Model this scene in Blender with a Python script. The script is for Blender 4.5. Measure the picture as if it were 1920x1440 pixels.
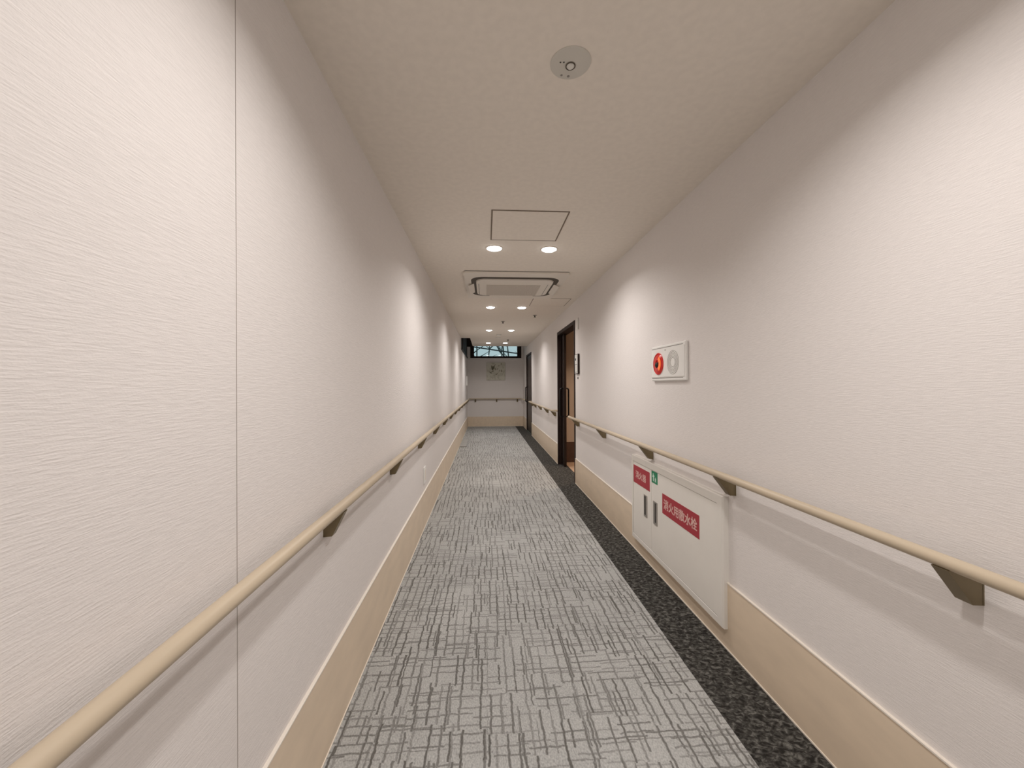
import bpy, bmesh, math, random
from mathutils import Vector, Matrix

# ------------------------------------------------------------------ camera, world, exposure
for o in list(bpy.data.objects):
    bpy.data.objects.remove(o, do_unlink=True)
SC = bpy.context.scene
COL = SC.collection
CAM_H = 1.3
F_PX = 727.56
YAW, PITCH, ROLL = 0.0677, 0.0023, 0.0049
cam = bpy.data.cameras.new('camera')
cam.sensor_fit = 'HORIZONTAL'
cam.sensor_width = 36.0
cam.lens = F_PX / 1920.0 * 36.0
cam.clip_start = 0.02
cam.clip_end = 200
cam_o = bpy.data.objects.new('camera', cam)
COL.objects.link(cam_o)
fw = Vector((math.sin(YAW) * math.cos(PITCH), math.cos(YAW) * math.cos(PITCH), math.sin(PITCH)))
rt = Vector((math.cos(YAW), -math.sin(YAW), 0))
dn = fw.cross(rt)
r2 = math.cos(ROLL) * rt + math.sin(ROLL) * dn
d2 = -math.sin(ROLL) * rt + math.cos(ROLL) * dn
m = Matrix.Identity(4)
for i in range(3):
    m[i][0], m[i][1], m[i][2] = r2[i], -d2[i], -fw[i]
m[2][3] = CAM_H
cam_o.matrix_world = m
SC.camera = cam_o

vs = SC.view_settings
vs.view_transform = 'Standard'
vs.look = 'None'
vs.exposure = 0.0
vs.gamma = 1.0
vs.use_curve_mapping = False

world = bpy.data.worlds.new('overcast_sky')
SC.world = world
world.use_nodes = True
bg = world.node_tree.nodes['Background']
bg.inputs[0].default_value = (0.53, 0.62, 0.65, 1)      # pale overcast daylight
bg.inputs[1].default_value = 1.05

LAMP_W = 7.0                      # power of one ceiling downlight
LAMP_COL = (1.0, 0.955, 0.925)
LAMP_SPREAD = 146

# ------------------------------------------------------------------ dimensions of the place
XL, XR = -0.57, 1.18               # wall faces
YB, YE = -3.4, 12.2                # wall behind the camera, end wall
CH = 2.4                           # corridor ceiling
WELL = 2.95                        # top of the window bay at the end
BB = 0.33                          # baseboard height
D1 = (5.05, 6.28)                  # open sliding door
D2 = (9.93, 11.12)                 # closed door further on
DH = 2.15
WX0, WX1, WZ0, WZ1 = -0.475, 1.125, 2.145, 2.86   # end window

# ------------------------------------------------------------------ materials
MATS = {}


def nt_new(name):
    mt = bpy.data.materials.new(name)
    mt.use_nodes = True
    nt = mt.node_tree
    b = nt.nodes['Principled BSDF']
    MATS[name] = mt
    return mt, nt, b


def N(nt, t, **k):
    n = nt.nodes.new(t)
    for a, v in k.items():
        setattr(n, a, v)
    return n


def plain(name, col, rough=0.6, metal=0.0, var=0.0, vscale=8.0, stretch=(1, 1, 1), bump=0.0, bscale=60.0,
          emis=None, estr=0.0, spec=0.5):
    mt, nt, b = nt_new(name)
    b.inputs['Roughness'].default_value = rough
    b.inputs['Metallic'].default_value = metal
    b.inputs['Specular IOR Level'].default_value = spec
    tc = N(nt, 'ShaderNodeTexCoord')
    mp = N(nt, 'ShaderNodeMapping')
    mp.inputs['Scale'].default_value = stretch
    nt.links.new(tc.outputs['Object'], mp.inputs[0])
    nz = N(nt, 'ShaderNodeTexNoise')
    nz.inputs['Scale'].default_value = vscale
    nz.inputs['Detail'].default_value = 4
    nt.links.new(mp.outputs[0], nz.inputs['Vector'])
    cr = N(nt, 'ShaderNodeValToRGB')
    cr.color_ramp.elements[0].position = 0.3
    cr.color_ramp.elements[1].position = 0.7
    cr.color_ramp.elements[0].color = [c * (1 - var) for c in col] + [1]
    cr.color_ramp.elements[1].color = [min(1, c * (1 + var)) for c in col] + [1]
    nt.links.new(nz.outputs[0], cr.inputs[0])
    nt.links.new(cr.outputs[0], b.inputs['Base Color'])
    if bump:
        n2 = N(nt, 'ShaderNodeTexNoise')
        n2.inputs['Scale'].default_value = bscale
        nt.links.new(mp.outputs[0], n2.inputs['Vector'])
        bp = N(nt, 'ShaderNodeBump')
        bp.inputs['Strength'].default_value = bump
        bp.inputs['Distance'].default_value = 0.002
        nt.links.new(n2.outputs[0], bp.inputs['Height'])
        nt.links.new(bp.outputs[0], b.inputs['Normal'])
    if emis:
        b.inputs['Emission Color'].default_value = (*emis, 1)
        b.inputs['Emission Strength'].default_value = estr
    return mt


def wallpaper(name, col, rib=1.0):
    """woven wallpaper: fine broken horizontal ribs"""
    mt, nt, b = nt_new(name)
    b.inputs['Roughness'].default_value = 0.75
    b.inputs['Specular IOR Level'].default_value = 0.25
    L = nt.links.new
    geo = N(nt, 'ShaderNodeNewGeometry')
    mp = N(nt, 'ShaderNodeMapping')
    mp.inputs['Scale'].default_value = (34, 34, 330)
    L(geo.outputs['Position'], mp.inputs[0])
    n1 = N(nt, 'ShaderNodeTexNoise')
    n1.inputs['Scale'].default_value = 1.0
    n1.inputs['Detail'].default_value = 2.0
    n1.inputs['Roughness'].default_value = 0.45
    L(mp.outputs[0], n1.inputs['Vector'])
    mp2 = N(nt, 'ShaderNodeMapping')
    mp2.inputs['Scale'].default_value = (260, 260, 420)
    L(geo.outputs['Position'], mp2.inputs[0])
    n2 = N(nt, 'ShaderNodeTexNoise')
    n2.inputs['Scale'].default_value = 1.0
    n2.inputs['Detail'].default_value = 1.0
    L(mp2.outputs[0], n2.inputs['Vector'])
    ad = N(nt, 'ShaderNodeMath', operation='MULTIPLY_ADD')
    L(n2.outputs[0], ad.inputs[0])
    ad.inputs[1].default_value = 0.35
    L(n1.outputs[0], ad.inputs[2])
    bp = N(nt, 'ShaderNodeBump')
    bp.inputs['Strength'].default_value = 0.5 * rib
    bp.inputs['Distance'].default_value = 0.0016
    L(ad.outputs[0], bp.inputs['Height'])
    L(bp.outputs[0], b.inputs['Normal'])
    cr = N(nt, 'ShaderNodeValToRGB')
    cr.color_ramp.elements[0].position = 0.35
    cr.color_ramp.elements[1].position = 0.65
    cr.color_ramp.elements[0].color = (*[c * 0.975 for c in col], 1)
    cr.color_ramp.elements[1].color = (*[c * 1.015 for c in col], 1)
    L(n1.outputs[0], cr.inputs[0])
    L(cr.outputs[0], b.inputs['Base Color'])
    return mt


class NM:
    """small helper for chains of math nodes"""
    def __init__(s, nt):
        s.nt = nt

    def __call__(s, op, a, b=None, c=None):
        n = s.nt.nodes.new('ShaderNodeMath')
        n.operation = op
        for i, v in enumerate((a, b, c)):
            if v is None:
                continue
            if isinstance(v, (int, float)):
                n.inputs[i].default_value = v
            else:
                s.nt.links.new(v, n.inputs[i])
        return n.outputs[0]

    def white(s, x, y):
        cx = s.nt.nodes.new('ShaderNodeCombineXYZ')
        for i, v in enumerate((x, y)):
            if isinstance(v, (int, float)):
                cx.inputs[i].default_value = v
            else:
                s.nt.links.new(v, cx.inputs[i])
        w = s.nt.nodes.new('ShaderNodeTexWhiteNoise')
        w.noise_dimensions = '2D'
        s.nt.links.new(cx.outputs[0], w.inputs['Vector'])
        return w.outputs['Value']


def carpet(name):
    """grey loop-pile carpet with an irregular broken grid of dark yarn lines"""
    mt, nt, b = nt_new(name)
    b.inputs['Roughness'].default_value = 0.95
    b.inputs['Specular IOR Level'].default_value = 0.1
    L = nt.links.new
    M_ = NM(nt)
    geo = N(nt, 'ShaderNodeNewGeometry')
    wob = N(nt, 'ShaderNodeTexNoise')
    wob.inputs['Scale'].default_value = 26
    wob.inputs['Detail'].default_value = 2
    L(geo.outputs['Position'], wob.inputs['Vector'])
    sp = N(nt, 'ShaderNodeSeparateXYZ')
    L(geo.outputs['Position'], sp.inputs[0])
    sc = N(nt, 'ShaderNodeSeparateColor')
    L(wob.outputs['Color'], sc.inputs[0])
    X = M_('ADD', sp.outputs[0], M_('MULTIPLY', M_('SUBTRACT', sc.outputs[0], 0.5), 0.016))
    Y = M_('ADD', sp.outputs[1], M_('MULTIPLY', M_('SUBTRACT', sc.outputs[1], 0.5), 0.016))

    def lines(U, V, w, ln, half, keep, seed):
        """segments along V, spaced w in U, each ln long, shifted sideways from one to the next"""
        colid = M_('FLOOR', M_('DIVIDE', U, w * 3.0))
        row = M_('FLOOR', M_('ADD', M_('DIVIDE', V, ln), M_('MULTIPLY', M_.white(colid, seed), 1.0)))
        sh = M_('MULTIPLY', M_.white(row, M_('ADD', colid, seed + 7.3)), 0.8)
        u = M_('ADD', M_('DIVIDE', U, w), sh)
        fr = M_('FRACT', u)
        dd = M_('MULTIPLY', M_('ABSOLUTE', M_('SUBTRACT', fr, 0.5)), w)
        hit = M_('SUBTRACT', 1.0, M_('DIVIDE', dd, half))
        hit = M_('MINIMUM', M_('MAXIMUM', M_('MULTIPLY', hit, 1.8), 0.0), 1.0)
        k = M_.white(M_('ADD', M_('FLOOR', u), seed), row)
        on = M_('LESS_THAN', k, keep)
        amp = M_('ADD', 0.45, M_('MULTIPLY', M_.white(row, M_('ADD', M_('FLOOR', u), seed + 3.1)), 0.55))
        return M_('MULTIPLY', M_('MULTIPLY', hit, on), amp)
    a = lines(X, Y, 0.042, 0.19, 0.0056, 0.88, 11.0)
    a2 = lines(X, Y, 0.063, 0.12, 0.0050, 0.5, 31.0)
    c = lines(Y, X, 0.036, 0.13, 0.0046, 0.6, 51.0)
    c2 = lines(Y, X, 0.058, 0.20, 0.0046, 0.5, 71.0)
    ln = M_('MAXIMUM', M_('MAXIMUM', a, a2), M_('MULTIPLY', M_('MAXIMUM', c, c2), 0.75))
    pile = N(nt, 'ShaderNodeTexNoise')
    pile.inputs['Scale'].default_value = 1.0
    pile.inputs['Detail'].default_value = 2.5
    mp = N(nt, 'ShaderNodeMapping')
    mp.inputs['Scale'].default_value = (180, 115, 100)
    mp.inputs['Rotation'].default_value = (0, 0, 0.6)
    L(geo.outputs['Position'], mp.inputs[0])
    L(mp.outputs[0], pile.inputs['Vector'])
    big = N(nt, 'ShaderNodeTexNoise')
    big.inputs['Scale'].default_value = 3.0
    L(geo.outputs['Position'], big.inputs['Vector'])
    ln = M_('MULTIPLY', ln, M_('MINIMUM', M_('ADD', 0.25, M_('MULTIPLY', M_('SUBTRACT', 1.15, pile.outputs[0]), 1.25)), 1.0))
    v = M_('ADD', M_('MULTIPLY', M_('SUBTRACT', pile.outputs[0], 0.5), 1.05),
           M_('MULTIPLY', M_('SUBTRACT', big.outputs[0], 0.5), 0.25))
    # carpet tiles laid in three columns, slightly different in tone
    tile = M_.white(M_('FLOOR', M_('DIVIDE', M_('ADD', sp.outputs[0], 0.60), 0.5)),
                    M_('FLOOR', M_('DIVIDE', sp.outputs[1], 0.5)))
    v = M_('ADD', v, M_('MULTIPLY', M_('SUBTRACT', tile, 0.5), 0.10))
    base = N(nt, 'ShaderNodeValToRGB')
    e = base.color_ramp.elements
    e[0].position, e[1].position = 0.12, 0.88
    e[0].color = (0.255, 0.256, 0.249, 1)
    e[1].color = (0.595, 0.592, 0.572, 1)
    L(M_('ADD', v, 0.5), base.inputs[0])
    mx = N(nt, 'ShaderNodeMix', data_type='RGBA')
    L(M_('MULTIPLY', ln, 0.85), mx.inputs[0])
    L(base.outputs[0], mx.inputs[6])
    mx.inputs[7].default_value = (0.085, 0.078, 0.068, 1)
    L(mx.outputs[2], b.inputs['Base Color'])
    bp = N(nt, 'ShaderNodeBump')
    bp.inputs['Strength'].default_value = 0.7
    bp.inputs['Distance'].default_value = 0.004
    L(M_('SUBTRACT', pile.outputs[0], ln), bp.inputs['Height'])
    L(bp.outputs[0], b.inputs['Normal'])
    return mt


def mottled(name):
    """charcoal carpet border with a mottled pattern"""
    mt, nt, b = nt_new(name)
    b.inputs['Roughness'].default_value = 0.95
    b.inputs['Specular IOR Level'].default_value = 0.1
    L = nt.links.new
    geo = N(nt, 'ShaderNodeNewGeometry')
    mp = N(nt, 'ShaderNodeMapping')
    mp.inputs['Scale'].default_value = (42, 60, 40)
    mp.inputs['Rotation'].default_value = (0, 0, 0.5)
    L(geo.outputs['Position'], mp.inputs[0])
    n1 = N(nt, 'ShaderNodeTexNoise')
    n1.inputs['Scale'].default_value = 1.0
    n1.inputs['Detail'].default_value = 5
    n1.inputs['Roughness'].default_value = 0.62
    n1.inputs['Distortion'].default_value = 0.6
    L(mp.outputs[0], n1.inputs['Vector'])
    cr = N(nt, 'ShaderNodeValToRGB')
    e = cr.color_ramp.elements
    e[0].position, e[0].color = 0.40, (0.022, 0.020, 0.018, 1)
    e[1].position, e[1].color = 0.66, (0.17, 0.165, 0.15, 1)
    k = e.new(0.53)
    k.color = (0.066, 0.063, 0.057, 1)
    L(n1.outputs[0], cr.inputs[0])
    L(cr.outputs[0], b.inputs['Base Color'])
    bp = N(nt, 'ShaderNodeBump')
    bp.inputs['Strength'].default_value = 0.5
    bp.inputs['Distance'].default_value = 0.003
    L(n1.outputs[0], bp.inputs['Height'])
    L(bp.outputs[0], b.inputs['Normal'])
    return mt


def painting(name):
    mt, nt, b = nt_new(name)
    b.inputs['Roughness'].default_value = 0.8
    L = nt.links.new
    tc = N(nt, 'ShaderNodeTexCoord')
    n1 = N(nt, 'ShaderNodeTexNoise')
    n1.inputs['Scale'].default_value = 7
    n1.inputs['Detail'].default_value = 3
    n1.inputs['Distortion'].default_value = 1.2
    L(tc.outputs['Object'], n1.inputs['Vector'])
    cr = N(nt, 'ShaderNodeValToRGB')
    e = cr.color_ramp.elements
    e[0].position, e[0].color = 0.32, (0.50, 0.485, 0.40, 1)
    e[1].position, e[1].color = 0.55, (0.68, 0.66, 0.57, 1)
    L(n1.outputs[0], cr.inputs[0])
    L(cr.outputs[0], b.inputs['Base Color'])
    return mt


def pane_glass(name):
    mt, nt, b = nt_new(name)
    L = nt.links.new
    tr = N(nt, 'ShaderNodeBsdfTransparent')
    tr.inputs[0].default_value = (0.86, 0.93, 0.93, 1)
    gl = N(nt, 'ShaderNodeBsdfGlossy')
    gl.inputs['Roughness'].default_value = 0.03
    fr = N(nt, 'ShaderNodeFresnel')
    fr.inputs[0].default_value = 1.5
    mx = N(nt, 'ShaderNodeMixShader')
    L(fr.outputs[0], mx.inputs[0])
    L(tr.outputs[0], mx.inputs[1])
    L(gl.outputs[0], mx.inputs[2])
    L(mx.outputs[0], nt.nodes['Material Output'].inputs[0])
    return mt


wallpaper('wallpaper', (0.825, 0.78, 0.755))
wallpaper('wallpaper_ceiling', (0.88, 0.81, 0.725), rib=0.2)
wallpaper('wallpaper_room', (0.62, 0.52, 0.43), rib=0.4)
carpet('carpet')
mottled('border')
painting('painting')
pane_glass('pane')
plain('baseboard', (0.80, 0.66, 0.505), 0.42, var=0.05, vscale=14, stretch=(1, 0.35, 1), bump=0.05)
plain('trim_white', (0.86, 0.79, 0.70), 0.35)
plain('rail', (0.55, 0.455, 0.335), 0.42, var=0.06, vscale=30, stretch=(1, 0.08, 1))
plain('bracket', (0.20, 0.155, 0.085), 0.38, metal=0.35, var=0.05)
plain('seam', (0.36, 0.31, 0.27), 0.8)
plain('dark_wood', (0.022, 0.013, 0.010), 0.38, spec=0.35, var=0.35, vscale=12, stretch=(6, 6, 0.4), bump=0.04)
plain('dark_frame', (0.026, 0.014, 0.011), 0.6, spec=0.2, var=0.2, vscale=12)
plain('dark_metal', (0.010, 0.008, 0.007), 0.3, metal=0.3)
plain('black', (0.006, 0.005, 0.005), 0.7)
plain('room_floor', (0.55, 0.38, 0.26), 0.5, var=0.12, vscale=5, stretch=(4, 0.4, 1))
plain('room_base', (0.10, 0.055, 0.038), 0.45, var=0.2)
plain('cab_white', (0.86, 0.825, 0.77), 0.38, var=0.015)
plain('cab_gap', (0.20, 0.18, 0.16), 0.8)
plain('sign_red', (0.40, 0.028, 0.045), 0.5, var=0.03)
plain('sign_letter', (0.78, 0.50, 0.46), 0.55)
plain('sign_green', (0.015, 0.235, 0.11), 0.5, var=0.05)
plain('sign_white', (0.66, 0.78, 0.70), 0.55)
plain('steel', (0.42, 0.39, 0.36), 0.32, metal=0.7)
plain('plate_white', (0.90, 0.885, 0.85), 0.4)
plain('plate_grey', (0.66, 0.63, 0.57), 0.5)
plain('hole_grey', (0.28, 0.26, 0.235), 0.8)
plain('hole_dark', (0.05, 0.045, 0.04), 0.8)
plain('ac_white', (0.84, 0.78, 0.70), 0.45)
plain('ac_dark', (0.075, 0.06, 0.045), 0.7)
plain('ac_grille', (0.66, 0.60, 0.53), 0.6)
plain('hatch_frame', (0.20, 0.15, 0.105), 0.6)
plain('lens_glow', (0.95, 0.95, 0.95), 0.4, emis=(1.0, 0.97, 0.93), estr=14)
plain('lens_red', (0.55, 0.03, 0.03), 0.15, emis=(1.0, 0.06, 0.04), estr=0.10)
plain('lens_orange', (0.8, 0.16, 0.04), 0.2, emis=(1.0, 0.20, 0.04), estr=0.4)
plain('lens_clear', (0.75, 0.73, 0.68), 0.08, spec=0.9)
plain('chrome_ring', (0.22, 0.19, 0.16), 0.2, metal=0.9)
plain('leaf_paint', (0.27, 0.255, 0.18), 0.8)
plain('floor_plate', (0.34, 0.335, 0.32), 0.6, var=0.06)
plain('bark', (0.055, 0.075, 0.075), 0.9, var=0.3)
plain('soil', (0.10, 0.10, 0.07), 0.95, var=0.3)
plain('outdoor_metal', (0.012, 0.022, 0.028), 0.5)
plain('warm_glow', (1, 0.9, 0.7), 0.4, emis=(1.0, 0.72, 0.45), estr=2)

# ------------------------------------------------------------------ helpers


def bm_new():
    return bmesh.new()


def box(bm, x0, x1, y0, y1, z0, z1, bev=0.0, seg=1):
    r = bmesh.ops.create_cube(bm, size=1.0)
    vv = r['verts']
    for v in vv:
        v.co = Vector(((x0 + x1) / 2 + v.co.x * (x1 - x0), (y0 + y1) / 2 + v.co.y * (y1 - y0),
                       (z0 + z1) / 2 + v.co.z * (z1 - z0)))
    if bev:
        ed = list({e for v in vv for e in v.link_edges})
        bmesh.ops.bevel(bm, geom=ed, offset=bev, segments=seg, profile=0.5, affect='EDGES', clamp_overlap=True)
    return bm


def prism(bm, pts, axis, a, b):
    """extrude a 2-D outline along an axis between a and b"""
    def P(u, v, w):
        if axis == 'x':
            return (w, u, v)
        if axis == 'y':
            return (u, w, v)
        return (u, v, w)
    A = [bm.verts.new(P(u, v, a)) for u, v in pts]
    B = [bm.verts.new(P(u, v, b)) for u, v in pts]
    n = len(pts)
    bm.faces.new(A)
    bm.faces.new(B[::-1])
    for i in range(n):
        bm.faces.new((A[i], B[i], B[(i + 1) % n], A[(i + 1) % n]))
    bmesh.ops.recalc_face_normals(bm, faces=bm.faces[:])
    return bm


def ring_prism(bm, outer, inner, axis, a, b):
    """frame: outline with a hole, extruded"""
    def P(u, v, w):
        return (w, u, v) if axis == 'x' else ((u, w, v) if axis == 'y' else (u, v, w))
    n = len(outer)
    V = [[bm.verts.new(P(u, v, w)) for u, v in q] for w in (a, b) for q in (outer, inner)]
    oa, ia, ob, ib = V
    for i in range(n):
        j = (i + 1) % n
        bm.faces.new((oa[i], oa[j], ia[j], ia[i]))
        bm.faces.new((ob[i], ib[i], ib[j], ob[j]))
        bm.faces.new((oa[i], ob[i], ob[j], oa[j]))
        bm.faces.new((ia[i], ia[j], ib[j], ib[i]))
    bmesh.ops.recalc_face_normals(bm, faces=bm.faces[:])
    return bm


def lathe(bm, prof, c, axis, n=32):
    """prof: list of (radius, offset along axis); c: centre"""
    rings = []
    for r, t in prof:
        ring = []
        if r < 1e-6:
            ring = None
            p = {'x': (t, 0, 0), 'y': (0, t, 0), 'z': (0, 0, t)}[axis]
            rings.append([bm.verts.new(Vector(c) + Vector(p))])
            continue
        for i in range(n):
            a = 2 * math.pi * i / n
            u, v = r * math.cos(a), r * math.sin(a)
            p = {'x': (t, u, v), 'y': (u, t, v), 'z': (u, v, t)}[axis]
            ring.append(bm.verts.new(Vector(c) + Vector(p)))
        rings.append(ring)
    for A, B in zip(rings, rings[1:]):
        for i in range(n):
            j = (i + 1) % n
            if len(A) == 1 and len(B) > 1:
                bm.faces.new((A[0], B[i], B[j]))
            elif len(B) == 1 and len(A) > 1:
                bm.faces.new((A[i], A[j], B[0]))
            elif len(A) > 1:
                bm.faces.new((A[i], A[j], B[j], B[i]))
    if len(rings[0]) > 1:
        bm.faces.new(rings[0])
    if len(rings[-1]) > 1:
        bm.faces.new(rings[-1])
    bmesh.ops.recalc_face_normals(bm, faces=bm.faces[:])
    return bm


def tube(bm, pts, r, n=16, radii=None):
    pts = [Vector(p) for p in pts]
    rings = []
    prev = None
    for i, p in enumerate(pts):
        t = (pts[min(i + 1, len(pts) - 1)] - pts[max(i - 1, 0)]).normalized()
        if prev is None:
            u = t.cross(Vector((0, 0, 1)))
            if u.length < 0.1:
                u = t.cross(Vector((1, 0, 0)))
        else:
            u = prev - t * prev.dot(t)
        u.normalize()
        prev = u
        w = t.cross(u)
        rr = radii[i] if radii else r
        rings.append([bm.verts.new(p + rr * (math.cos(2 * math.pi * k / n) * u + math.sin(2 * math.pi * k / n) * w))
                      for k in range(n)])
    for A, B in zip(rings, rings[1:]):
        for k in range(n):
            j = (k + 1) % n
            bm.faces.new((A[k], A[j], B[j], B[k]))
    bm.faces.new(rings[0])
    bm.faces.new(rings[-1])
    bmesh.ops.recalc_face_normals(bm, faces=bm.faces[:])
    return bm


def rrect(cx, cy, hx, hy, r, n=6):
    out = []
    for sx, sy, a0 in ((1, 1, 0), (-1, 1, 90), (-1, -1, 180), (1, -1, 270)):
        for k in range(n + 1):
            a = math.radians(a0 + 90 * k / n)
            out.append((cx + sx * (hx - r) + r * math.cos(a), cy + sy * (hy - r) + r * math.sin(a)))
    return out


def rect(u0, u1, v0, v1):
    return [(u0, v0), (u1, v0), (u1, v1), (u0, v1)]


def obj(name, bm, mat, parent=None, smooth=False):
    """link one mesh; vertices are given in world space"""
    lo = Vector((min(v.co.x for v in bm.verts), min(v.co.y for v in bm.verts), min(v.co.z for v in bm.verts)))
    hi = Vector((max(v.co.x for v in bm.verts), max(v.co.y for v in bm.verts), max(v.co.z for v in bm.verts)))
    org = Vector(((lo.x + hi.x) / 2, (lo.y + hi.y) / 2, lo.z))
    me = bpy.data.meshes.new(name)
    for v in bm.verts:
        v.co -= org
    bm.to_mesh(me)
    bm.free()
    o = bpy.data.objects.new(name, me)
    COL.objects.link(o)
    me.materials.append(MATS[mat])
    if smooth:
        for p in me.polygons:
            p.use_smooth = True
        me.set_sharp_from_angle(angle=math.radians(38))
    wl = org
    o['_w'] = list(org)
    if parent is not None:
        o.parent = parent
        wl = org - Vector(parent['_w'])
    o.location = wl
    return o


def empty(name, loc):
    o = bpy.data.objects.new(name, None)
    COL.objects.link(o)
    o.location = loc
    o.empty_display_size = 0.05
    o['_w'] = list(loc)
    return o


def tag(o, label, cat, group=None):
    o['label'] = label
    o['category'] = cat
    if group:
        o['group'] = group
    return o


def struct(o):
    o['kind'] = 'structure'
    return o


def lettering(text, y_left, y_right, z0, z1, x, parent, mat, name='lettering'):
    """flat print on the right-hand wall side (reads from far to near), fitted to a box"""
    cu = bpy.data.curves.new('print', 'FONT')
    cu.body = text
    cu.resolution_u = 3
    cu.offset = 0.0
    to = bpy.data.objects.new('print', cu)
    COL.objects.link(to)
    dg = bpy.context.evaluated_depsgraph_get()
    me = bpy.data.meshes.new_from_object(to.evaluated_get(dg))
    bpy.data.objects.remove(to, do_unlink=True)
    bm = bmesh.new()
    bm.from_mesh(me)
    bpy.data.meshes.remove(me)
    xs = [v.co.x for v in bm.verts]
    ys = [v.co.y for v in bm.verts]
    x0, x1, b0, b1 = min(xs), max(xs), min(ys), max(ys)
    for v in bm.verts:
        u = (v.co.x - x0) / (x1 - x0)
        w = (v.co.y - b0) / (b1 - b0)
        v.co = Vector((x, y_left + (y_right - y_left) * u, z0 + (z1 - z0) * w))
    # heavier strokes: the outline repeated a hair to each side
    base = [(v, v.co.copy()) for v in bm.verts]
    src = [[v.index for v in f.verts] for f in bm.faces]
    bm.verts.index_update()
    src = [[v.index for v in f.verts] for f in bm.faces]
    e = (z1 - z0) * 0.028
    for k, (dy, dz) in enumerate(((e, e * 0.6), (-e, e * 0.6), (e, -e * 0.6), (-e, -e * 0.6))):
        nv = [bm.verts.new(co + Vector((-0.00004 * (k + 1), dy, dz))) for _, co in base]
        for q in src:
            bm.faces.new([nv[i] for i in q])
    for f in bm.faces:
        f.normal_update()
        if f.normal.x > 0:
            f.normal_flip()
    return obj(name, bm, mat, parent)


# ------------------------------------------------------------------ the shell
T = 0.12
bm = bm_new()
box(bm, XL - T, 0.918, YB, YE, -0.12, 0.0)
box(bm, 0.918, XR, YB, YE, -0.12, -0.003)
floor = struct(obj('floor', bm, 'carpet'))
floor['label'] = 'grey carpeted corridor floor with a broken dark grid pattern'
obj('carpet_border', box(bm_new(), 0.918, XR, YB, YE, -0.003, 0.0), 'border', floor)['label'] = \
    'mottled charcoal carpet border along the right wall'

bm = bm_new()
box(bm, XL - T, XR + T, YB, 9.12, CH, CH + 0.14)
box(bm, -0.36, XR + T, 9.12, 11.03, CH, CH + 0.14)
box(bm, XL - T, XR + T, 8.9, YE + T, WELL, WELL + 0.1)
box(bm, XL - T, XR + T, 8.9, 9.12, CH + 0.14, WELL)
ceiling = struct(obj('ceiling', bm, 'wallpaper_ceiling'))

bm = bm_new()
box(bm, XL - T, XL, YB, 9.12, 0, CH)
box(bm, XL - T, XL, 9.12, YE, 0, DH)
wall_left = struct(obj('wall_left', bm, 'wallpaper'))
obj('wallpaper_joint', box(bm_new(), XL - 0.002, XL + 0.0004, 0.9292, 0.9310, BB, CH), 'seam', wall_left)
# dark brown clerestory panelling in the bay at the far end of the left wall
bm = bm_new()
box(bm, XL - T, XL - 0.005, 9.12, YE, DH, WELL)
tl = struct(obj('trim_1', bm, 'dark_frame'))
tl['label'] = 'dark brown high level panelling above the end of the left wall'
obj('sill', box(bm_new(), XL - 0.02, XL + 0.012, 9.12, YE, DH - 0.02, DH + 0.03), 'dark_frame', tl)
obj('end_jamb', box(bm_new(), XL - 0.02, -0.36, 9.118, 9.135, CH, WELL), 'dark_frame', tl)
obj('header', box(bm_new(), XL - 0.02, WX0 - 0.002, YE - 0.006, YE, 2.50, WELL), 'dark_frame', tl)
for yy in (9.8, 10.5, 11.2, 11.9):
    obj('mullion', box(bm_new(), XL - 0.02, XL + 0.008, yy - 0.03, yy + 0.03, DH + 0.03, WELL), 'dark_frame', tl)

bm = bm_new()
box(bm, XR, XR + T, YB, D1[0], 0, CH)
box(bm, XR, XR + T, D1[0], D1[1], DH, CH)
box(bm, XR, XR + T, D1[1], D2[0], 0, CH)
box(bm, XR, XR + T, D2[0], D2[1], DH, CH)
box(bm, XR, XR + T, D2[1], YE, 0, CH)
box(bm, XR, XR + T, 11.03, YE, CH, WELL)
wall_right = struct(obj('wall_right', bm, 'wallpaper'))

bm = bm_new()
box(bm, XL - T, XR + T, YE, YE + T, -0.12, WZ0)
box(bm, XL - T, WX0, YE, YE + T, WZ0, WELL)
box(bm, WX1, XR + T, YE, YE + T, WZ0, WELL)
box(bm, WX0, WX1, YE, YE + T, WZ1, WELL)
wall_back = struct(obj('wall_back', bm, 'wallpaper'))
wall_front = struct(obj('wall_front', box(bm_new(), XL - T, XR + T, YB - T, YB, -0.12, CH + 0.14), 'wallpaper'))


def baseboard(name, segs, side):
    """segs: (y0, y1); side -1 = on left wall, +1 = on right wall"""
    bm = bm_new()
    t = 0.008
    for a, b in segs:
        x0, x1 = (XL, XL + t) if side < 0 else (XR - t, XR)
        box(bm, x0, x1, a, b, 0.006, BB - 0.005)
    o = struct(obj(name, bm, 'baseboard'))
    for a, b in segs:
        x0, x1 = (XL, XL + t + 0.003) if side < 0 else (XR - t - 0.003, XR)
        obj('top_trim', box(bm_new(), x0, x1, a, b, BB - 0.005, BB), 'trim_white', o)
        obj('bottom_trim', box(bm_new(), x0, x1, a, b, 0.0, 0.006), 'trim_white', o)
    return o


baseboard('baseboard_left', [(YB, YE)], -1)
baseboard('baseboard_right', [(YB, D1[0]), (D1[1], D2[0]), (D2[1], YE)], 1)
o = struct(obj('baseboard_back', box(bm_new(), XL + 0.011, XR - 0.011, YE - 0.008, YE, 0.006, BB - 0.02), 'baseboard'))
obj('top_trim', box(bm_new(), XL + 0.011, XR - 0.011, YE - 0.011, YE, BB - 0.02, BB - 0.015), 'trim_white', o)
obj('bottom_trim', box(bm_new(), XL + 0.011, XR - 0.011, YE - 0.011, YE, 0.0, 0.006), 'trim_white', o)

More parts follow.
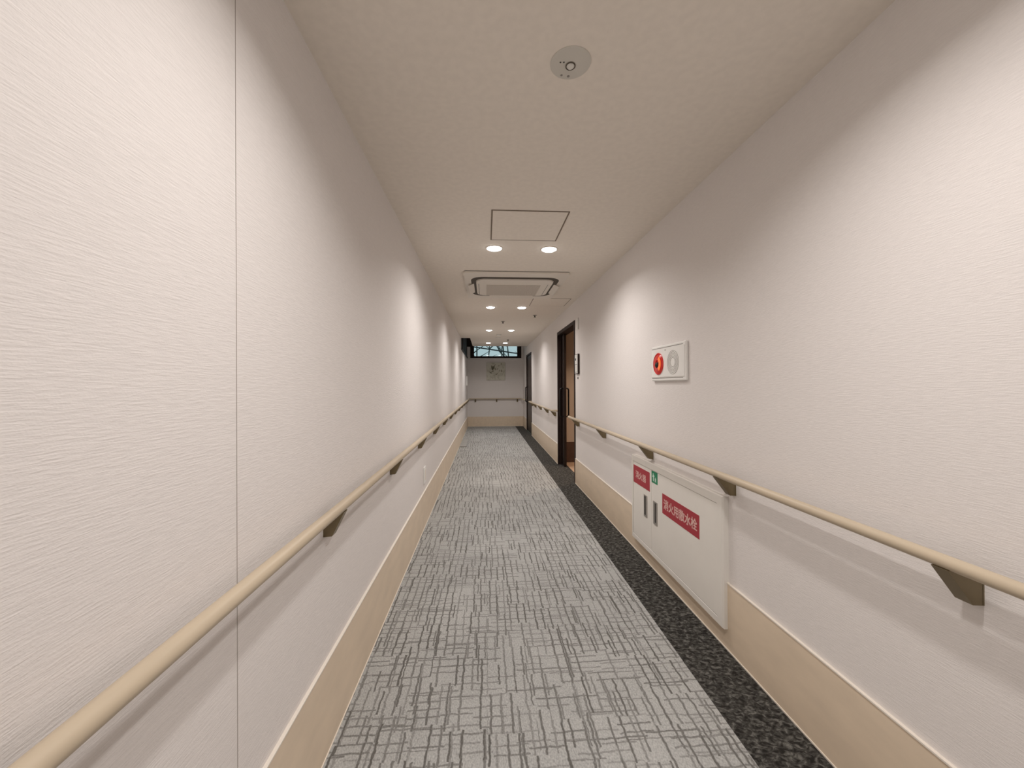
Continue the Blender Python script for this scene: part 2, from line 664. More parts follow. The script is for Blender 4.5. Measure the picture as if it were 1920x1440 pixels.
# ------------------------------------------------------------------ end window
w1 = struct(empty('window_1', (0.325, YE + 0.05, WZ0)))
w1['label'] = 'long dark framed clerestory window high in the end wall'
obj('frame_sill', box(bm_new(), WX0, WX1, YE - 0.012, YE + 0.10, WZ0, WZ0 + 0.06, 0.004), 'dark_frame', w1)
obj('frame_side', box(bm_new(), WX0, WX0 + 0.115, YE - 0.012, YE + 0.10, WZ0 + 0.06, WZ1, 0.004), 'dark_frame', w1)
obj('frame_side', box(bm_new(), WX1 - 0.125, WX1, YE - 0.012, YE + 0.10, WZ0 + 0.06, WZ1, 0.004), 'dark_frame', w1)
obj('frame_head', box(bm_new(), WX0 + 0.115, WX1 - 0.125, YE - 0.012, YE + 0.10, WZ1 - 0.06, WZ1, 0.004), 'dark_frame', w1)
obj('pane', box(bm_new(), WX0 + 0.115, WX1 - 0.125, YE + 0.05, YE + 0.054, WZ0 + 0.06, WZ1 - 0.06), 'pane', w1)

# ------------------------------------------------------------------ doors
d1 = struct(empty('door_1', (XR + 0.03, 5.66, 0)))
d1['label'] = 'dark brown sliding door standing partly open on the right wall'
FW = 0.035
obj('near_jamb', box(bm_new(), XR - 0.012, XR + T + 0.01, D1[0], D1[0] + FW, 0, DH, 0.003), 'dark_frame', d1)
obj('far_jamb', box(bm_new(), XR - 0.012, XR + 0.05, D1[1] - FW, D1[1], 0, DH, 0.003), 'dark_frame', d1)
obj('head_frame', box(bm_new(), XR - 0.012, XR + T + 0.01, D1[0] + FW, D1[1] - FW, DH - 0.05, DH, 0.003), 'dark_frame', d1)
leaf = obj('leaf', box(bm_new(), XR + 0.055, XR + 0.09, 6.05, D1[1] + 0.02, 0.008, DH - 0.05, 0.003), 'dark_wood', d1)
obj('leaf_stile', box(bm_new(), XR + 0.049, XR + 0.055, 6.05, 6.085, 0.01, DH - 0.055, 0.002), 'dark_wood', leaf)


def d_handle(xface, out, y, z0, z1, parent):
    """upright tube handle standing off a door face by out (signed)"""
    pts = [(xface, y, z0)]
    for k in range(5):
        a = math.pi / 2 * k / 4
        pts.append((xface + out * (0.45 + 0.55 * math.sin(a)), y, z0 + 0.03 - 0.03 * math.cos(a)))
    for k in range(5):
        a = math.pi / 2 * k / 4
        pts.append((xface + out * (0.45 + 0.55 * math.cos(a)), y, z1 - 0.03 + 0.03 * math.sin(a)))
    pts.append((xface, y, z1))
    return obj('handle', tube(bm_new(), pts, 0.013, 12), 'dark_metal', parent, True)


d_handle(XR + 0.055, -0.05, 6.13, 0.79, 1.24, leaf)
d_handle(XR + 0.090, 0.05, 6.13, 0.79, 1.24, leaf)
obj('threshold', box(bm_new(), XR, XR + T, D1[0] + FW, D1[1] - FW, -0.004, 0.002), 'border', d1)

d2 = struct(empty('door_2', (XR + 0.03, 10.5, 0)))
d2['label'] = 'closed dark brown door far along the right wall'
obj('near_jamb', box(bm_new(), XR - 0.012, XR + T, D2[0], D2[0] + FW, 0, DH, 0.003), 'dark_frame', d2)
obj('far_jamb', box(bm_new(), XR - 0.012, XR + T, D2[1] - FW, D2[1], 0, DH, 0.003), 'dark_frame', d2)
obj('head_frame', box(bm_new(), XR - 0.012, XR + T, D2[0] + FW, D2[1] - FW, DH - 0.05, DH, 0.003), 'dark_frame', d2)
lf2 = obj('leaf', box(bm_new(), XR + 0.012, XR + 0.05, D2[0] + FW, D2[1] - FW, 0.006, DH - 0.05), 'dark_wood', d2)
d_handle(XR + 0.012, -0.06, 10.98, 0.82, 1.24, lf2)

# ------------------------------------------------------------------ room seen through the open door
RX1 = 3.2
bm = bm_new()
box(bm, XR, RX1, 4.3, 6.55, -0.12, -0.004)
struct(obj('floor_room', bm, 'room_floor'))
bm = bm_new()
box(bm, XR + T, RX1, 6.45, 6.55, 0, CH)
box(bm, RX1, RX1 + 0.1, 4.3, 6.55, 0, CH)
box(bm, XR + T, RX1, 4.2, 4.3, 0, CH)
struct(obj('wall_room', bm, 'wallpaper_room'))
struct(obj('ceiling_room', box(bm_new(), XR + T, RX1 + 0.1, 4.2, 6.55, CH, CH + 0.1), 'wallpaper_ceiling'))
struct(obj('baseboard_room', box(bm_new(), XR + T, RX1, 6.438, 6.45, 0, 0.335), 'room_base'))

# ------------------------------------------------------------------ handrails
RZ = 0.870
RO = 0.057          # stand-off of the rail axis, left and end wall
ROR = 0.080         # stand-off on the right wall
RR = 0.018
RRR = 0.0166


def bend(a, c, b, r=0.06, n=6):
    a, b, c = Vector(a), Vector(b), Vector(c)
    u, w = (a - c).normalized(), (b - c).normalized()
    p0, p1 = c + u * r, c + w * r
    return [tuple((1 - t) ** 2 * p0 + 2 * t * (1 - t) * c + t * t * p1) for t in [k / n for k in range(n + 1)]]


def rail_bracket(parent, wallpt, inward, RO=RO, RR=RR):
    """wall plate, sloping web with an opening and a saddle under the rail; wallpt on the wall face, inward = unit normal"""
    n = Vector(inward)
    al = Vector((0, 0, 1)).cross(n)
    p = Vector(wallpt)
    h = 0.018

    def pr(bm, pts, w):
        A = [bm.verts.new(p + n * u + Vector((0, 0, 1)) * v + al * w) for u, v in pts]
        B = [bm.verts.new(p + n * u + Vector((0, 0, 1)) * v - al * w) for u, v in pts]
        bm.faces.new(A)
        bm.faces.new(B[::-1])
        for i in range(len(pts)):
            bm.faces.new((A[i], B[i], B[(i + 1) % len(pts)], A[(i + 1) % len(pts)]))
        bmesh.ops.recalc_face_normals(bm, faces=bm.faces[:])
        return bm
    top = RZ - RR + 0.003
    b0 = RZ - 0.100
    tp = RZ - 0.035
    bm = pr(bm_new(), [(0, b0), (0.005, b0), (0.005, tp), (0, tp)], h)
    pr(bm, [(0.004, b0), (0.030, b0 + 0.002), (RO + 0.014, top - 0.001), (RO - 0.012, top), (RO - 0.018, top - 0.012),
            (0.022, tp + 0.002), (0.004, tp)], h)
    return obj('bracket', bm, 'bracket', parent)


XLr, XRr = XL + RO, XR - ROR
hl = empty('handrail', (XLr, 4.5, 0.77))
tag(hl, 'long beige round handrail along the left wall, turning across the end wall', 'handrail')
path = [(XLr, YB + 0.05, RZ)]
path += bend((XLr, 0, RZ), (XLr, YE - RO, RZ), (0, YE - RO, RZ))
path += bend((0, YE - RO, RZ), (XRr, YE - RO, RZ), (XRr, 11, RZ))
path += bend((XRr, 11.5, RZ), (XRr, 11.25, RZ), (XR, 11.25, RZ), 0.04)
path += [(XR, 11.25, RZ)]
obj('rail', tube(bm_new(), path, RR, 20), 'rail', hl, True)
y = 1.419 - 0.95 * 5
while y < YE - 0.3:
    rail_bracket(hl, (XL, y, 0), (1, 0, 0))
    y += 0.95
for xx in (-0.32, 0.34, 0.99):
    rail_bracket(hl, (xx, YE, 0), (0, -1, 0))

hr = empty('handrail', (XRr, 1.5, 0.77))
tag(hr, 'beige round handrail on the right wall above the white hydrant cabinet', 'handrail')
path = [(XRr, YB + 0.05, RZ)]
path += [(XRr, 5.09, RZ)]
obj('rail', tube(bm_new(), path, RRR, 20), 'rail', hr, True)
obj('end_cap', lathe(bm_new(), [(RRR, 0), (RRR * 1.03, 0.004), (RRR * 0.8, 0.012), (0, 0.014)], (XRr, 5.09, RZ), 'y', 20), 'rail', hr, True)
for yy in (4.85, 3.763, 2.689, 1.779, 0.863, -0.047, -0.975, -1.885, -2.795):
    rail_bracket(hr, (XR, yy, 0), (-1, 0, 0), ROR, RRR)

hm = empty('handrail', (XRr, 7.9, 0.77))
tag(hm, 'beige round handrail on the right wall between the two dark doors', 'handrail')
path = [(XR, 6.36, RZ)]
path += bend((XR, 6.36, RZ), (XRr, 6.36, RZ), (XRr, 9, RZ), 0.045)
path += bend((XRr, 7, RZ), (XRr, 9.88, RZ), (XR, 9.88, RZ), 0.045)
path += [(XR, 9.88, RZ)]
obj('rail', tube(bm_new(), path, RRR, 20), 'rail', hm, True)
for yy in (9.6, 9.004, 8.141, 7.268, 6.476):
    rail_bracket(hm, (XR, yy, 0), (-1, 0, 0), ROR, RRR)

# ------------------------------------------------------------------ hydrant cabinet
CX = 1.150
CY0, CY1, CZ0, CZ1 = 1.82, 2.997, 0.103, 0.751
cab = empty('hydrant_cabinet', (CX + 0.015, 2.4, CZ0))
tag(cab, 'white two-door fire hydrant cabinet with red labels, low on the right wall', 'cabinet')
FI = (CY0 + 0.045, CY1 - 0.022, CZ0 + 0.035, CZ1 - 0.046)
bm = ring_prism(bm_new(), rect(CY0 + 0.006, CY1 - 0.004, CZ0 + 0.005, CZ1 - 0.005), rect(*FI), 'x', CX - 0.002, CX + 0.004)
def quad(A, B):
    va = [bm.verts.new(p) for p in A]
    vb = [bm.verts.new(p) for p in B]
    for i in range(4):
        bm.faces.new((va[i], va[(i + 1) % 4], vb[(i + 1) % 4], vb[i]))
ro = [(CX - 0.002, u, v) for u, v in rect(CY0 + 0.006, CY1 - 0.004, CZ0 + 0.005, CZ1 - 0.005)]
rb = [(CX + 0.006, u, v) for u, v in rect(CY0, CY1, CZ0, CZ1)]
rw = [(XR, u, v) for u, v in rect(CY0, CY1, CZ0, CZ1)]
quad(ro, rb)
quad(rb, rw)
bmesh.ops.recalc_face_normals(bm, faces=bm.faces[:])
obj('cabinet_frame', bm, 'cab_white', cab)
obj('back_plate', box(bm_new(), CX + 0.012, XR - 0.001, CY0 + 0.03, CY1 - 0.015, CZ0 + 0.025, CZ1 - 0.035), 'cab_gap', cab)
DZ0, DZ1 = CZ0 + 0.0375, CZ1 - 0.0490
big = obj('door', box(bm_new(), CX + 0.001, CX + 0.012, CY0 + 0.048, 2.6395, DZ0, DZ1, 0.0015), 'cab_white', cab)
small = obj('door', box(bm_new(), CX + 0.001, CX + 0.012, 2.6425, CY1 - 0.025, DZ0, DZ1, 0.0015), 'cab_white', cab)
big['label'] = 'wide hydrant door'
small['label'] = 'narrow extinguisher door'
PX = CX + 0.001


def plate(name, mat, y0, y1, z0, z1, parent, t=0.0012):
    return obj(name, box(bm_new(), PX - t, PX, y0, y1, z0, z1), mat, parent)


s1 = plate('red_sign', 'sign_red', 2.666, 2.963, 0.542, 0.676, small)
lettering('消火器', 2.918, 2.728, 0.585, 0.640, PX - 0.0016, small, 'sign_letter')
s2 = plate('red_sign', 'sign_red', 2.030, 2.471, 0.457, 0.586, big)
lettering('消火用散水栓', 2.448, 2.052, 0.492, 0.556, PX - 0.0016, big, 'sign_letter')
plate('green_sign', 'sign_green', 2.541, 2.633, 0.620, 0.700, big)
bm = bm_new()
X0 = PX - 0.0018
prism(bm, [(2.607, 0.633), (2.593, 0.633), (2.593, 0.664), (2.586, 0.664), (2.588, 0.672), (2.600, 0.676), (2.601, 0.686),
           (2.610, 0.686), (2.611, 0.672), (2.620, 0.664), (2.617, 0.658), (2.607, 0.661)], 'x', X0, PX - 0.001)
prism(bm, rect(2.560, 2.580, 0.633, 0.638), 'x', X0, PX - 0.001)
prism(bm, rect(2.562, 2.578, 0.641, 0.656), 'x', X0, PX - 0.001)
prism(bm, rect(2.566, 2.574, 0.658, 0.663), 'x', X0, PX - 0.001)
obj('pictogram', bm, 'sign_white', big)
for y0, y1, par, dk in ((2.709, 2.765, small, 0.0), (2.546, 2.607, big, 0.0)):
    hz0, hz1 = 0.341, 0.497
    bm = ring_prism(bm_new(), rect(y0, y1, hz0, hz1), rect(y0 + 0.008, y1 - 0.008, hz0 + 0.012, hz1 - 0.008), 'x', PX - 0.003, PX)
    pull = obj('pull_handle', bm, 'steel', par)
    obj('recess', box(bm_new(), PX - 0.0008, PX, y0 + 0.008, y1 - 0.008, hz0 + 0.012, hz1 - 0.008), 'hole_dark', pull)
    if par is small:
        obj('grip', box(bm_new(), PX - 0.0028, PX - 0.0009, y0 + 0.008, y0 + 0.022, hz0 + 0.012, hz1 - 0.008), 'steel', pull)
    else:
        obj('grip', box(bm_new(), PX - 0.0028, PX - 0.0009, y1 - 0.024, y1 - 0.008, hz0 + 0.012, hz1 - 0.008), 'steel', pull)
        obj('grip', box(bm_new(), PX - 0.0028, PX - 0.0009, y0 + 0.008, y0 + 0.016, hz0 + 0.012, hz1 - 0.008), 'steel', pull)

# ------------------------------------------------------------------ alarm panel
AX = 1.158
ap = empty('fire_alarm_panel', (AX + 0.01, 2.416, 1.322))
tag(ap, 'white wall alarm panel with a glowing red lamp and round speaker grille', 'alarm panel')
obj('housing', box(bm_new(), AX + 0.004, XR, 2.186, 2.648, 1.322, 1.556, 0.006, 2), 'plate_white', ap)
fp = obj('front_plate', box(bm_new(), AX + 0.001, AX + 0.006, 2.196, 2.643, 1.347, 1.534, 0.001), 'plate_white', ap)
for zz in (1.340, 1.539):
    obj('groove', box(bm_new(), AX + 0.0035, AX + 0.0045, 2.215, 2.640, zz - 0.0022, zz + 0.0022), 'hole_grey', ap)
obj('screw', lathe(bm_new(), [(0.005, 0), (0.005, -0.001)], (AX + 0.001, 2.436, 1.521), 'x', 12), 'hole_grey', fp)
LC = (AX + 0.001, 2.534, 1.436)
lamp = obj('lamp_bezel', lathe(bm_new(), [(0.073, 0), (0.073, -0.004), (0.068, -0.007), (0.064, -0.002), (0.064, 0)], LC, 'x', 40), 'lens_red', ap, True)
obj('red_lens', lathe(bm_new(), [(0.064, -0.001), (0.060, -0.006), (0.045, -0.012), (0.026, -0.012), (0.022, -0.004), (0, -0.004)], LC, 'x', 40), 'lens_red', lamp, True)
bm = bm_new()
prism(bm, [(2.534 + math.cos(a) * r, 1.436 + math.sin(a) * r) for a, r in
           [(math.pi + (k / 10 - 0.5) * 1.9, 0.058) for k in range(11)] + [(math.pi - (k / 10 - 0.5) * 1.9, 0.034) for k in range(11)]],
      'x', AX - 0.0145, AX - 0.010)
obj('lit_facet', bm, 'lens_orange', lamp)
obj('bulb', lathe(bm_new(), [(0.019, -0.004), (0.019, -0.013), (0.012, -0.019), (0, -0.021)], (LC[0], 2.536, 1.428), 'x', 20), 'black', lamp, True)
SPC = (AX + 0.001, 2.333, 1.436)
gr = obj('speaker_grille', lathe(bm_new(), [(0.076, 0), (0.076, -0.001), (0, -0.001)], SPC, 'x', 40), 'plate_white', ap)
for k in range(6):
    r = 0.074 - k * 0.0088
    ci = [(SPC[1] + math.cos(2 * math.pi * i / 40) * r, SPC[2] + math.sin(2 * math.pi * i / 40) * r) for i in range(40)]
    cj = [(SPC[1] + math.cos(2 * math.pi * i / 40) * (r - 0.0024), SPC[2] + math.sin(2 * math.pi * i / 40) * (r - 0.0024)) for i in range(40)]
    obj('grille_slot', ring_prism(bm_new(), ci, cj, 'x', SPC[0] - 0.0016, SPC[0] - 0.0008), 'hole_grey', gr)

# ------------------------------------------------------------------ small wall fittings
ic = empty('intercom', (XR - 0.01, 4.89, 1.434))
tag(ic, 'narrow upright intercom unit with dark edge beside the open door', 'intercom')
obj('case', box(bm_new(), XR - 0.022, XR, 4.81, 4.972, 1.434, 1.689, 0.004), 'dark_frame', ic)
obj('faceplate', box(bm_new(), XR - 0.025, XR - 0.0215, 4.822, 4.966, 1.442, 1.682, 0.002), 'plate_white', ic)
obj('lens', lathe(bm_new(), [(0.016, 0), (0.016, -0.003), (0, -0.004)], (XR - 0.025, 4.915, 1.622), 'x', 16), 'black', ic)
bm = ring_prism(bm_new(), rect(4.835, 4.955, 1.455, 1.56), rect(4.841, 4.949, 1.461, 1.554), 'x', XR - 0.0262, XR - 0.0248)
obj('button_panel', bm, 'hole_grey', ic)
pb = empty('push_button', (XR - 0.004, 4.89, 1.366))
tag(pb, 'tiny dark button on the wall just below the intercom', 'button')
obj('base', lathe(bm_new(), [(0.016, 0), (0.016, -0.004), (0.012, -0.005)], (XR, 4.89, 1.384), 'x', 16), 'hole_grey', pb)
obj('cap', lathe(bm_new(), [(0.010, -0.004), (0.010, -0.009), (0, -0.010)], (XR, 4.89, 1.384), 'x', 16), 'hole_dark', pb)
ns = empty('name_plate', (XR - 0.008, 4.88, 2.0))
tag(ns, 'blank pale plate mounted high beside the open door frame', 'wall plate')
obj('body', box(bm_new(), XR - 0.014, XR, 4.838, 4.920, 2.0, 2.148, 0.004), 'plate_white', ns)
obj('cover', box(bm_new(), XR - 0.017, XR - 0.013, 4.846, 4.912, 2.01, 2.138, 0.002), 'plate_white', ns)

so = empty('wall_socket', (XL + 0.004, 3.63, 0.40))
tag(so, 'white socket plate low on the left wall above the baseboard', 'socket')
obj('cover_plate', box(bm_new(), XL, XL + 0.009, 3.58, 3.68, 0.40, 0.55, 0.004, 2), 'plate_white', so)
obj('socket_insert', box(bm_new(), XL + 0.008, XL + 0.0115, 3.608, 3.652, 0.425, 0.525, 0.002), 'trim_white', so)

th = empty('wall_control', (XL + 0.02, 11.5, 1.28))
tag(th, 'pale control box near the end of the left wall', 'control box')
obj('case', box(bm_new(), XL, XL + 0.032, 11.42, 11.58, 1.28, 1.56, 0.006, 2), 'plate_white', th)
obj('cover', box(bm_new(), XL + 0.031, XL + 0.036, 11.44, 11.56, 1.30, 1.43, 0.002), 'plate_white', th)

pc = empty('picture', (0.32, YE - 0.02, 1.447))
tag(pc, 'small square pale abstract picture with dark leaf strokes on the end wall', 'picture')
obj('canvas', box(bm_new(), 0.025, 0.617, YE - 0.032, YE, 1.447, 2.0, 0.004), 'painting', pc)
random.seed(5)
for (lx, lz, ln, an) in ((0.41, 1.90, 0.06, 0.5), (0.49, 1.96, 0.07, 1.2), (0.20, 1.84, 0.16, 1.75), (0.23, 1.83, 0.15, 1.45),
                         (0.26, 1.85, 0.12, 1.2), (0.22, 1.73, 0.10, 0.3), (0.15, 1.69, 0.10, 2.5), (0.17, 1.68, 0.07, 0.2),
                         (0.30, 1.80, 0.09, 1.9), (0.44, 1.75, 0.06, 1.3), (0.50, 1.74, 0.10, 1.6), (0.37, 1.80, 0.06, 0.9),
                         (0.35, 1.64, 0.09, 0.8), (0.29, 1.92, 0.07, 1.1)):
    pts = []
    for k in range(8):
        t = 2 * math.pi * k / 8
        u, v = math.cos(t) * ln / 2, math.sin(t) * ln * 0.16
        pts.append((lx + u * math.cos(an) - v * math.sin(an), lz + u * math.sin(an) + v * math.cos(an)))
    obj('leaf_stroke', prism(bm_new(), pts, 'y', YE - 0.0335, YE - 0.0315), 'leaf_paint', pc)

fpz = empty('floor_cover', (-0.485, 8.7, 0))
tag(fpz, 'low flat grey cover strip on the carpet beside the left baseboard', 'floor cover')
obj('plate', box(bm_new(), -0.555, -0.41, 8.22, 9.25, 0.0, 0.016, 0.003), 'floor_plate', fpz)
obj('edge_strip', box(bm_new(), -0.555, -0.41, 8.208, 8.22, 0.0, 0.014, 0.002), 'hole_grey', fpz)

# ------------------------------------------------------------------ ceiling fittings
rows = [(-1.61, 'behind'), (0.757, 'over'), (3.118, 'a'), (5.493, 'b'), (7.797, 'c'), (10.155, 'd')]
row_txt = {'a': 'nearest the square hatch', 'b': 'just past the air conditioner', 'c': 'third from the camera in the ceiling run',
           'd': 'closest to the end window', 'over': 'overhead just out of view', 'behind': 'behind the viewpoint'}
for yy, key in rows:
    for xx, side in ((0.074, 'left'), (0.518, 'right')):
        dl = empty('downlight', (xx, yy, CH))
        tag(dl, '%s round ceiling downlight of the pair %s' % (side, row_txt[key]), 'downlight', 'round ceiling downlights in pairs')
        obj('trim_ring', lathe(bm_new(), [(0.060, 0.0), (0.070, 0.0), (0.070, -0.002), (0.060, -0.005)], (xx, yy, CH), 'z', 32), 'trim_white', dl, True)
        obj('lens', lathe(bm_new(), [(0.060, 0.0), (0.060, -0.005), (0.045, -0.012), (0.025, -0.016), (0, -0.0175)], (xx, yy, CH), 'z', 32), 'lens_glow', dl, True)
        li = bpy.data.lights.new('downlight_lamp', 'AREA')
        li.shape = 'DISK'
        li.size = 0.10
        li.energy = LAMP_W
        li.color = LAMP_COL
        li.spread = math.radians(LAMP_SPREAD)
        lo = bpy.data.objects.new('downlight_lamp', li)
        COL.objects.link(lo)
        lo.parent = dl
        lo.location = (0, 0, -0.02)

# lamp of the side room
rl = empty('room_lamp', (1.75, 5.55, CH))
tag(rl, 'warm ceiling lamp inside the side room behind the open door', 'ceiling lamp')
obj('rim', lathe(bm_new(), [(0.09, 0.0), (0.10, 0.0), (0.10, -0.012), (0.09, -0.012)], (1.75, 5.55, CH), 'z', 24), 'trim_white', rl)
obj('diffuser', lathe(bm_new(), [(0.09, 0.0), (0.09, -0.012), (0, -0.02)], (1.75, 5.55, CH), 'z', 24), 'warm_glow', rl)
li = bpy.data.lights.new('room_lamp_light', 'AREA')
li.shape = 'DISK'
li.size = 0.16
li.energy = 8
li.spread = math.radians(105)
li.color = (1.0, 0.76, 0.57)
lo = bpy.data.objects.new('room_lamp_light', li)
COL.objects.link(lo)
lo.parent = rl
lo.location = (0, 0, -0.025)

# emergency light
EX, EY = 0.295, 1.308
em = empty('emergency_light', (EX, EY, CH))
tag(em, 'round flat grey emergency light plate with a small clear lens in the ceiling', 'emergency light')
pl = obj('plate', lathe(bm_new(), [(0.069, 0), (0.069, -0.002), (0.066, -0.0035), (0, -0.0035)], (EX, EY, CH), 'z', 48), 'plate_grey', em, True)
obj('lens_ring', lathe(bm_new(), [(0.0175, -0.0034), (0.0175, -0.006), (0.0135, -0.006), (0.0135, -0.0034)], (0.296, 1.315, CH), 'z', 24), 'chrome_ring', em, True)
obj('lens', lathe(bm_new(), [(0.0138, -0.0034), (0.013, -0.007), (0.009, -0.0105), (0, -0.012)], (0.296, 1.315, CH), 'z', 24), 'lens_clear', em, True)
for px, py, pr_, mt in ((0.259, 1.303, 0.0030, 'hole_dark'), (0.2705, 1.302, 0.0030, 'hole_dark'),
                        (0.273, 1.357, 0.0042, 'hole_grey'), (0.298, 1.360, 0.0050, 'hole_grey')):
    obj('indicator_hole', lathe(bm_new(), [(pr_, -0.0033), (pr_, -0.0042), (0, -0.0042)], (px, py, CH), 'z', 12), mt, em)


def hatch(label, x0, x1, y0, y1, fw, ffw=None):
    h = empty('ceiling_hatch', ((x0 + x1) / 2, (y0 + y1) / 2, CH))
    tag(h, label, 'ceiling hatch', 'square access hatches in the ceiling')
    ffw = ffw or fw
    for a in ((x0, x0 + fw, y0, y1), (x1 - fw, x1, y0, y1), (x0 + fw, x1 - fw, y0, y0 + ffw), (x0 + fw, x1 - fw, y1 - ffw, y1)):
        obj('frame_strip', box(bm_new(), a[0], a[1], a[2], a[3], CH - 0.003, CH), 'hatch_frame', h)
    obj('panel', box(bm_new(), x0 + fw, x1 - fw, y0 + ffw, y1 - ffw, CH - 0.003, CH, 0.001), 'wallpaper_ceiling', h)
    return h


hatch('square ceiling access hatch with brown edge, in front of the downlights', 0.041, 0.541, 2.432, 2.936, 0.009)
hatch('faint square ceiling access hatch beside the far right corner of the air conditioner', 0.608, 1.098, 4.90, 5.365, 0.007, 0.003)

# ceiling cassette air conditioner
ACX, ACY = 0.31, 4.28
ac = empty('air_conditioner', (ACX, ACY, CH))
tag(ac, 'white ceiling cassette air conditioner with a square grille and rounded slots', 'air conditioner')
obj('shadow_strip', prism(bm_new(), rrect(ACX, ACY, 0.516, 0.536, 0.03), 'z', CH - 0.006, CH), 'ac_dark', ac)  # dark layer added to paint the shadow line between panel and ceiling
obj('panel', prism(bm_new(), rrect(ACX, ACY, 0.52, 0.54, 0.03), 'z', CH - 0.022, CH - 0.006), 'ac_white', ac)
obj('air_slot', ring_prism(bm_new(), rrect(ACX, ACY, 0.455, 0.405, 0.13, 8), rrect(ACX, ACY, 0.405, 0.345, 0.10, 8), 'z', CH - 0.0232, CH - 0.021), 'ac_dark', ac)
bm = bm_new()
prism(bm, rrect(ACX, ACY, 0.40, 0.342, 0.10, 8), 'z', CH - 0.034, CH - 0.02)
cen = obj('centre_cover', bm, 'ac_white', ac)
for sx in (-1, 1):
    fl = bm_new()
    box(fl, -0.04, 0.04, -0.19, 0.20, -0.0035, 0.0035, 0.003)
    R_ = Matrix.Rotation(sx * 0.42, 4, 'Y')
    for v in fl.verts:
        v.co = R_ @ v.co + Vector((ACX + sx * 0.452, ACY + 0.05, CH - 0.030))
    obj('louvre_flap', fl, 'ac_white', ac)
fl = bm_new()
box(fl, -0.26, 0.26, -0.03, 0.03, -0.003, 0.003, 0.002)
R_ = Matrix.Rotation(-0.25, 4, 'X')
for v in fl.verts:
    v.co = R_ @ v.co + Vector((ACX, ACY + 0.375, CH - 0.031))
obj('louvre_flap', fl, 'ac_white', ac)
GX0, GX1, GY0, GY1 = 0.013, 0.595, 4.13, 4.60
obj('grille_bed', box(bm_new(), GX0, GX1, GY0, GY1, CH - 0.0355, CH - 0.033), 'ac_grille', ac)
n = 28
for k in range(n):
    xx = GX0 + (GX1 - GX0) * (k + 0.5) / n
    obj('grille_slat', box(bm_new(), xx - 0.0055, xx + 0.0055, GY0, GY1, CH - 0.039, CH - 0.0352), 'ac_grille', cen)
for a in (-0.068, 0.668):
    xx = ACX - 0.31 + a
    obj('cover_joint', box(bm_new(), xx - 0.003, xx + 0.003, 4.10, 4.58, CH - 0.0346, CH - 0.0338), 'hole_grey', cen)

for (sx, sy), lab in (((0.78, 6.093), 'tiny dark sprinkler head right of the ceiling run past the second downlight pair'),
                      ((0.303, 6.715), 'tiny dark sprinkler head between the second and third downlight pairs'),
                      ((0.545, 9.397), 'tiny dark sprinkler head just ahead of the last right downlight')):
    sp_ = empty('sprinkler_head', (sx, sy, CH))
    tag(sp_, lab, 'sprinkler')
    obj('cover_rim', lathe(bm_new(), [(0.034, 0), (0.034, -0.003), (0.02, -0.006)], (sx, sy, CH), 'z', 16), 'hole_grey', sp_)
    obj('deflector', lathe(bm_new(), [(0.009, -0.005), (0.009, -0.028), (0.018, -0.030), (0.018, -0.033), (0, -0.034)], (sx, sy, CH), 'z', 12), 'hole_dark', sp_)
for (sx, sy), r, lab in (((0.293, 8.45), 0.055, 'round ceiling smoke detector between the third and fourth downlight pairs'),
                         ((0.293, 8.99), 0.060, 'flat round ceiling cover just beyond the smoke detector')):
    sd = empty('smoke_detector' if r < 0.058 else 'ceiling_cover', (sx, sy, CH))
    tag(sd, lab, 'smoke detector' if r < 0.058 else 'ceiling cover')
    hgt = 0.03 if r < 0.058 else 0.012
    obj('base', lathe(bm_new(), [(r, 0), (r, -hgt * 0.4), (r * 0.8, -hgt * 0.5)], (sx, sy, CH), 'z', 24), 'plate_grey', sd)
    obj('cap', lathe(bm_new(), [(r * 0.78, -hgt * 0.4), (r * 0.7, -hgt * 0.9), (0, -hgt)], (sx, sy, CH), 'z', 24), 'plate_white', sd)

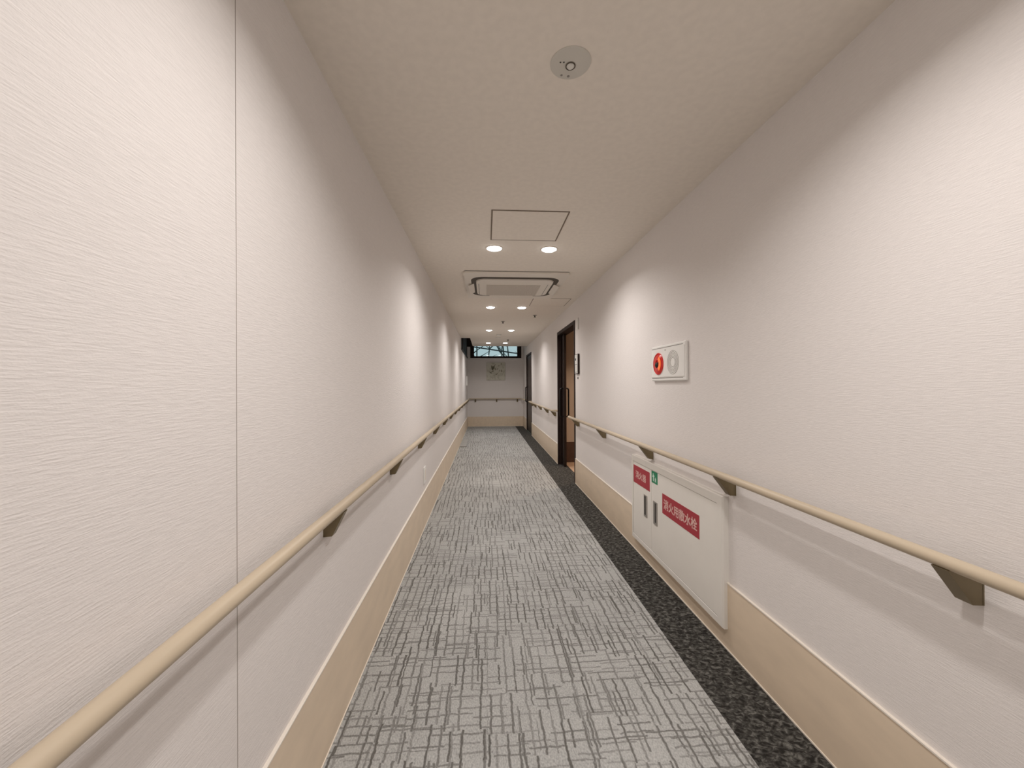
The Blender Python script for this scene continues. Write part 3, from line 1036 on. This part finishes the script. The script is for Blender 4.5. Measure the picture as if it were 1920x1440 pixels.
# ------------------------------------------------------------------ outside the end window
struct(obj('ground', box(bm_new(), -14, 15, YE + T + 0.02, 34, -0.3, -0.02), 'soil'))
fe = empty('sloping_rail', (0.5, 13.6, 0))
tag(fe, 'dark sloping metal rail outside the end window', 'rail')
bm = bm_new()
prism(bm, [(-2.6, 2.98), (-2.6, 2.94), (3.4, 2.04), (3.4, 2.08)], 'y', 13.58, 13.62)
obj('beam', bm, 'outdoor_metal', fe)
for xx, zz in ((-2.55, 2.93), (3.35, 2.05)):
    obj('post', box(bm_new(), xx - 0.03, xx + 0.03, 13.575, 13.625, -0.02, zz + 0.01), 'outdoor_metal', fe)


def tree(x, y, seed, label):
    rnd = random.Random(seed)
    t = empty('bare_tree', (x, y, -0.02))
    tag(t, label, 'tree', 'bare trees outside the end window')
    trunk = [(x, y, -0.05)]
    px, py, pz = x, y, -0.05
    rad = [0.055]
    for k in range(7):
        px += rnd.uniform(-0.09, 0.09)
        py += rnd.uniform(-0.05, 0.05)
        pz += 0.62
        trunk.append((px, py, pz))
        rad.append(0.055 * (1 - (k + 1) / 9.5))
    tr = obj('trunk', tube(bm_new(), trunk, 0, 7, rad), 'bark', t, True)
    for k in range(10):
        i = rnd.randint(2, 6)
        p = Vector(trunk[i])
        a = rnd.uniform(0, 6.28)
        d = Vector((math.cos(a), math.sin(a) * 0.5, rnd.uniform(0.3, 1.1)))
        pts = [p]
        rr = [0.026]
        for q in range(5):
            p = p + d * rnd.uniform(0.14, 0.22)
            d += Vector((rnd.uniform(-0.5, 0.5), rnd.uniform(-0.3, 0.3), rnd.uniform(-0.5, 0.4)))
            d.normalize()
            pts.append(p)
            rr.append(0.026 * (1 - (q + 1) / 6.5))
        obj('branch', tube(bm_new(), pts, 0, 5, rr), 'bark', tr, True)
    return t


for k, (tx, ty) in enumerate(((-0.75, 15.0), (-0.35, 17.2), (0.15, 19.0), (0.55, 15.3), (1.2, 17.4), (1.95, 19.2), (0.9, 21.5), (-0.8, 21.8))):
    pos = ['leftmost', 'second from left', 'third from left', 'fourth from left', 'fifth from left', 'rightmost', 'rearmost central', 'rearmost left']
    tree(tx, ty, 20 + k, 'slender bare tree outside the end window, %s' % pos[k])

for o in bpy.data.objects:
    if '_w' in o:
        del o['_w']
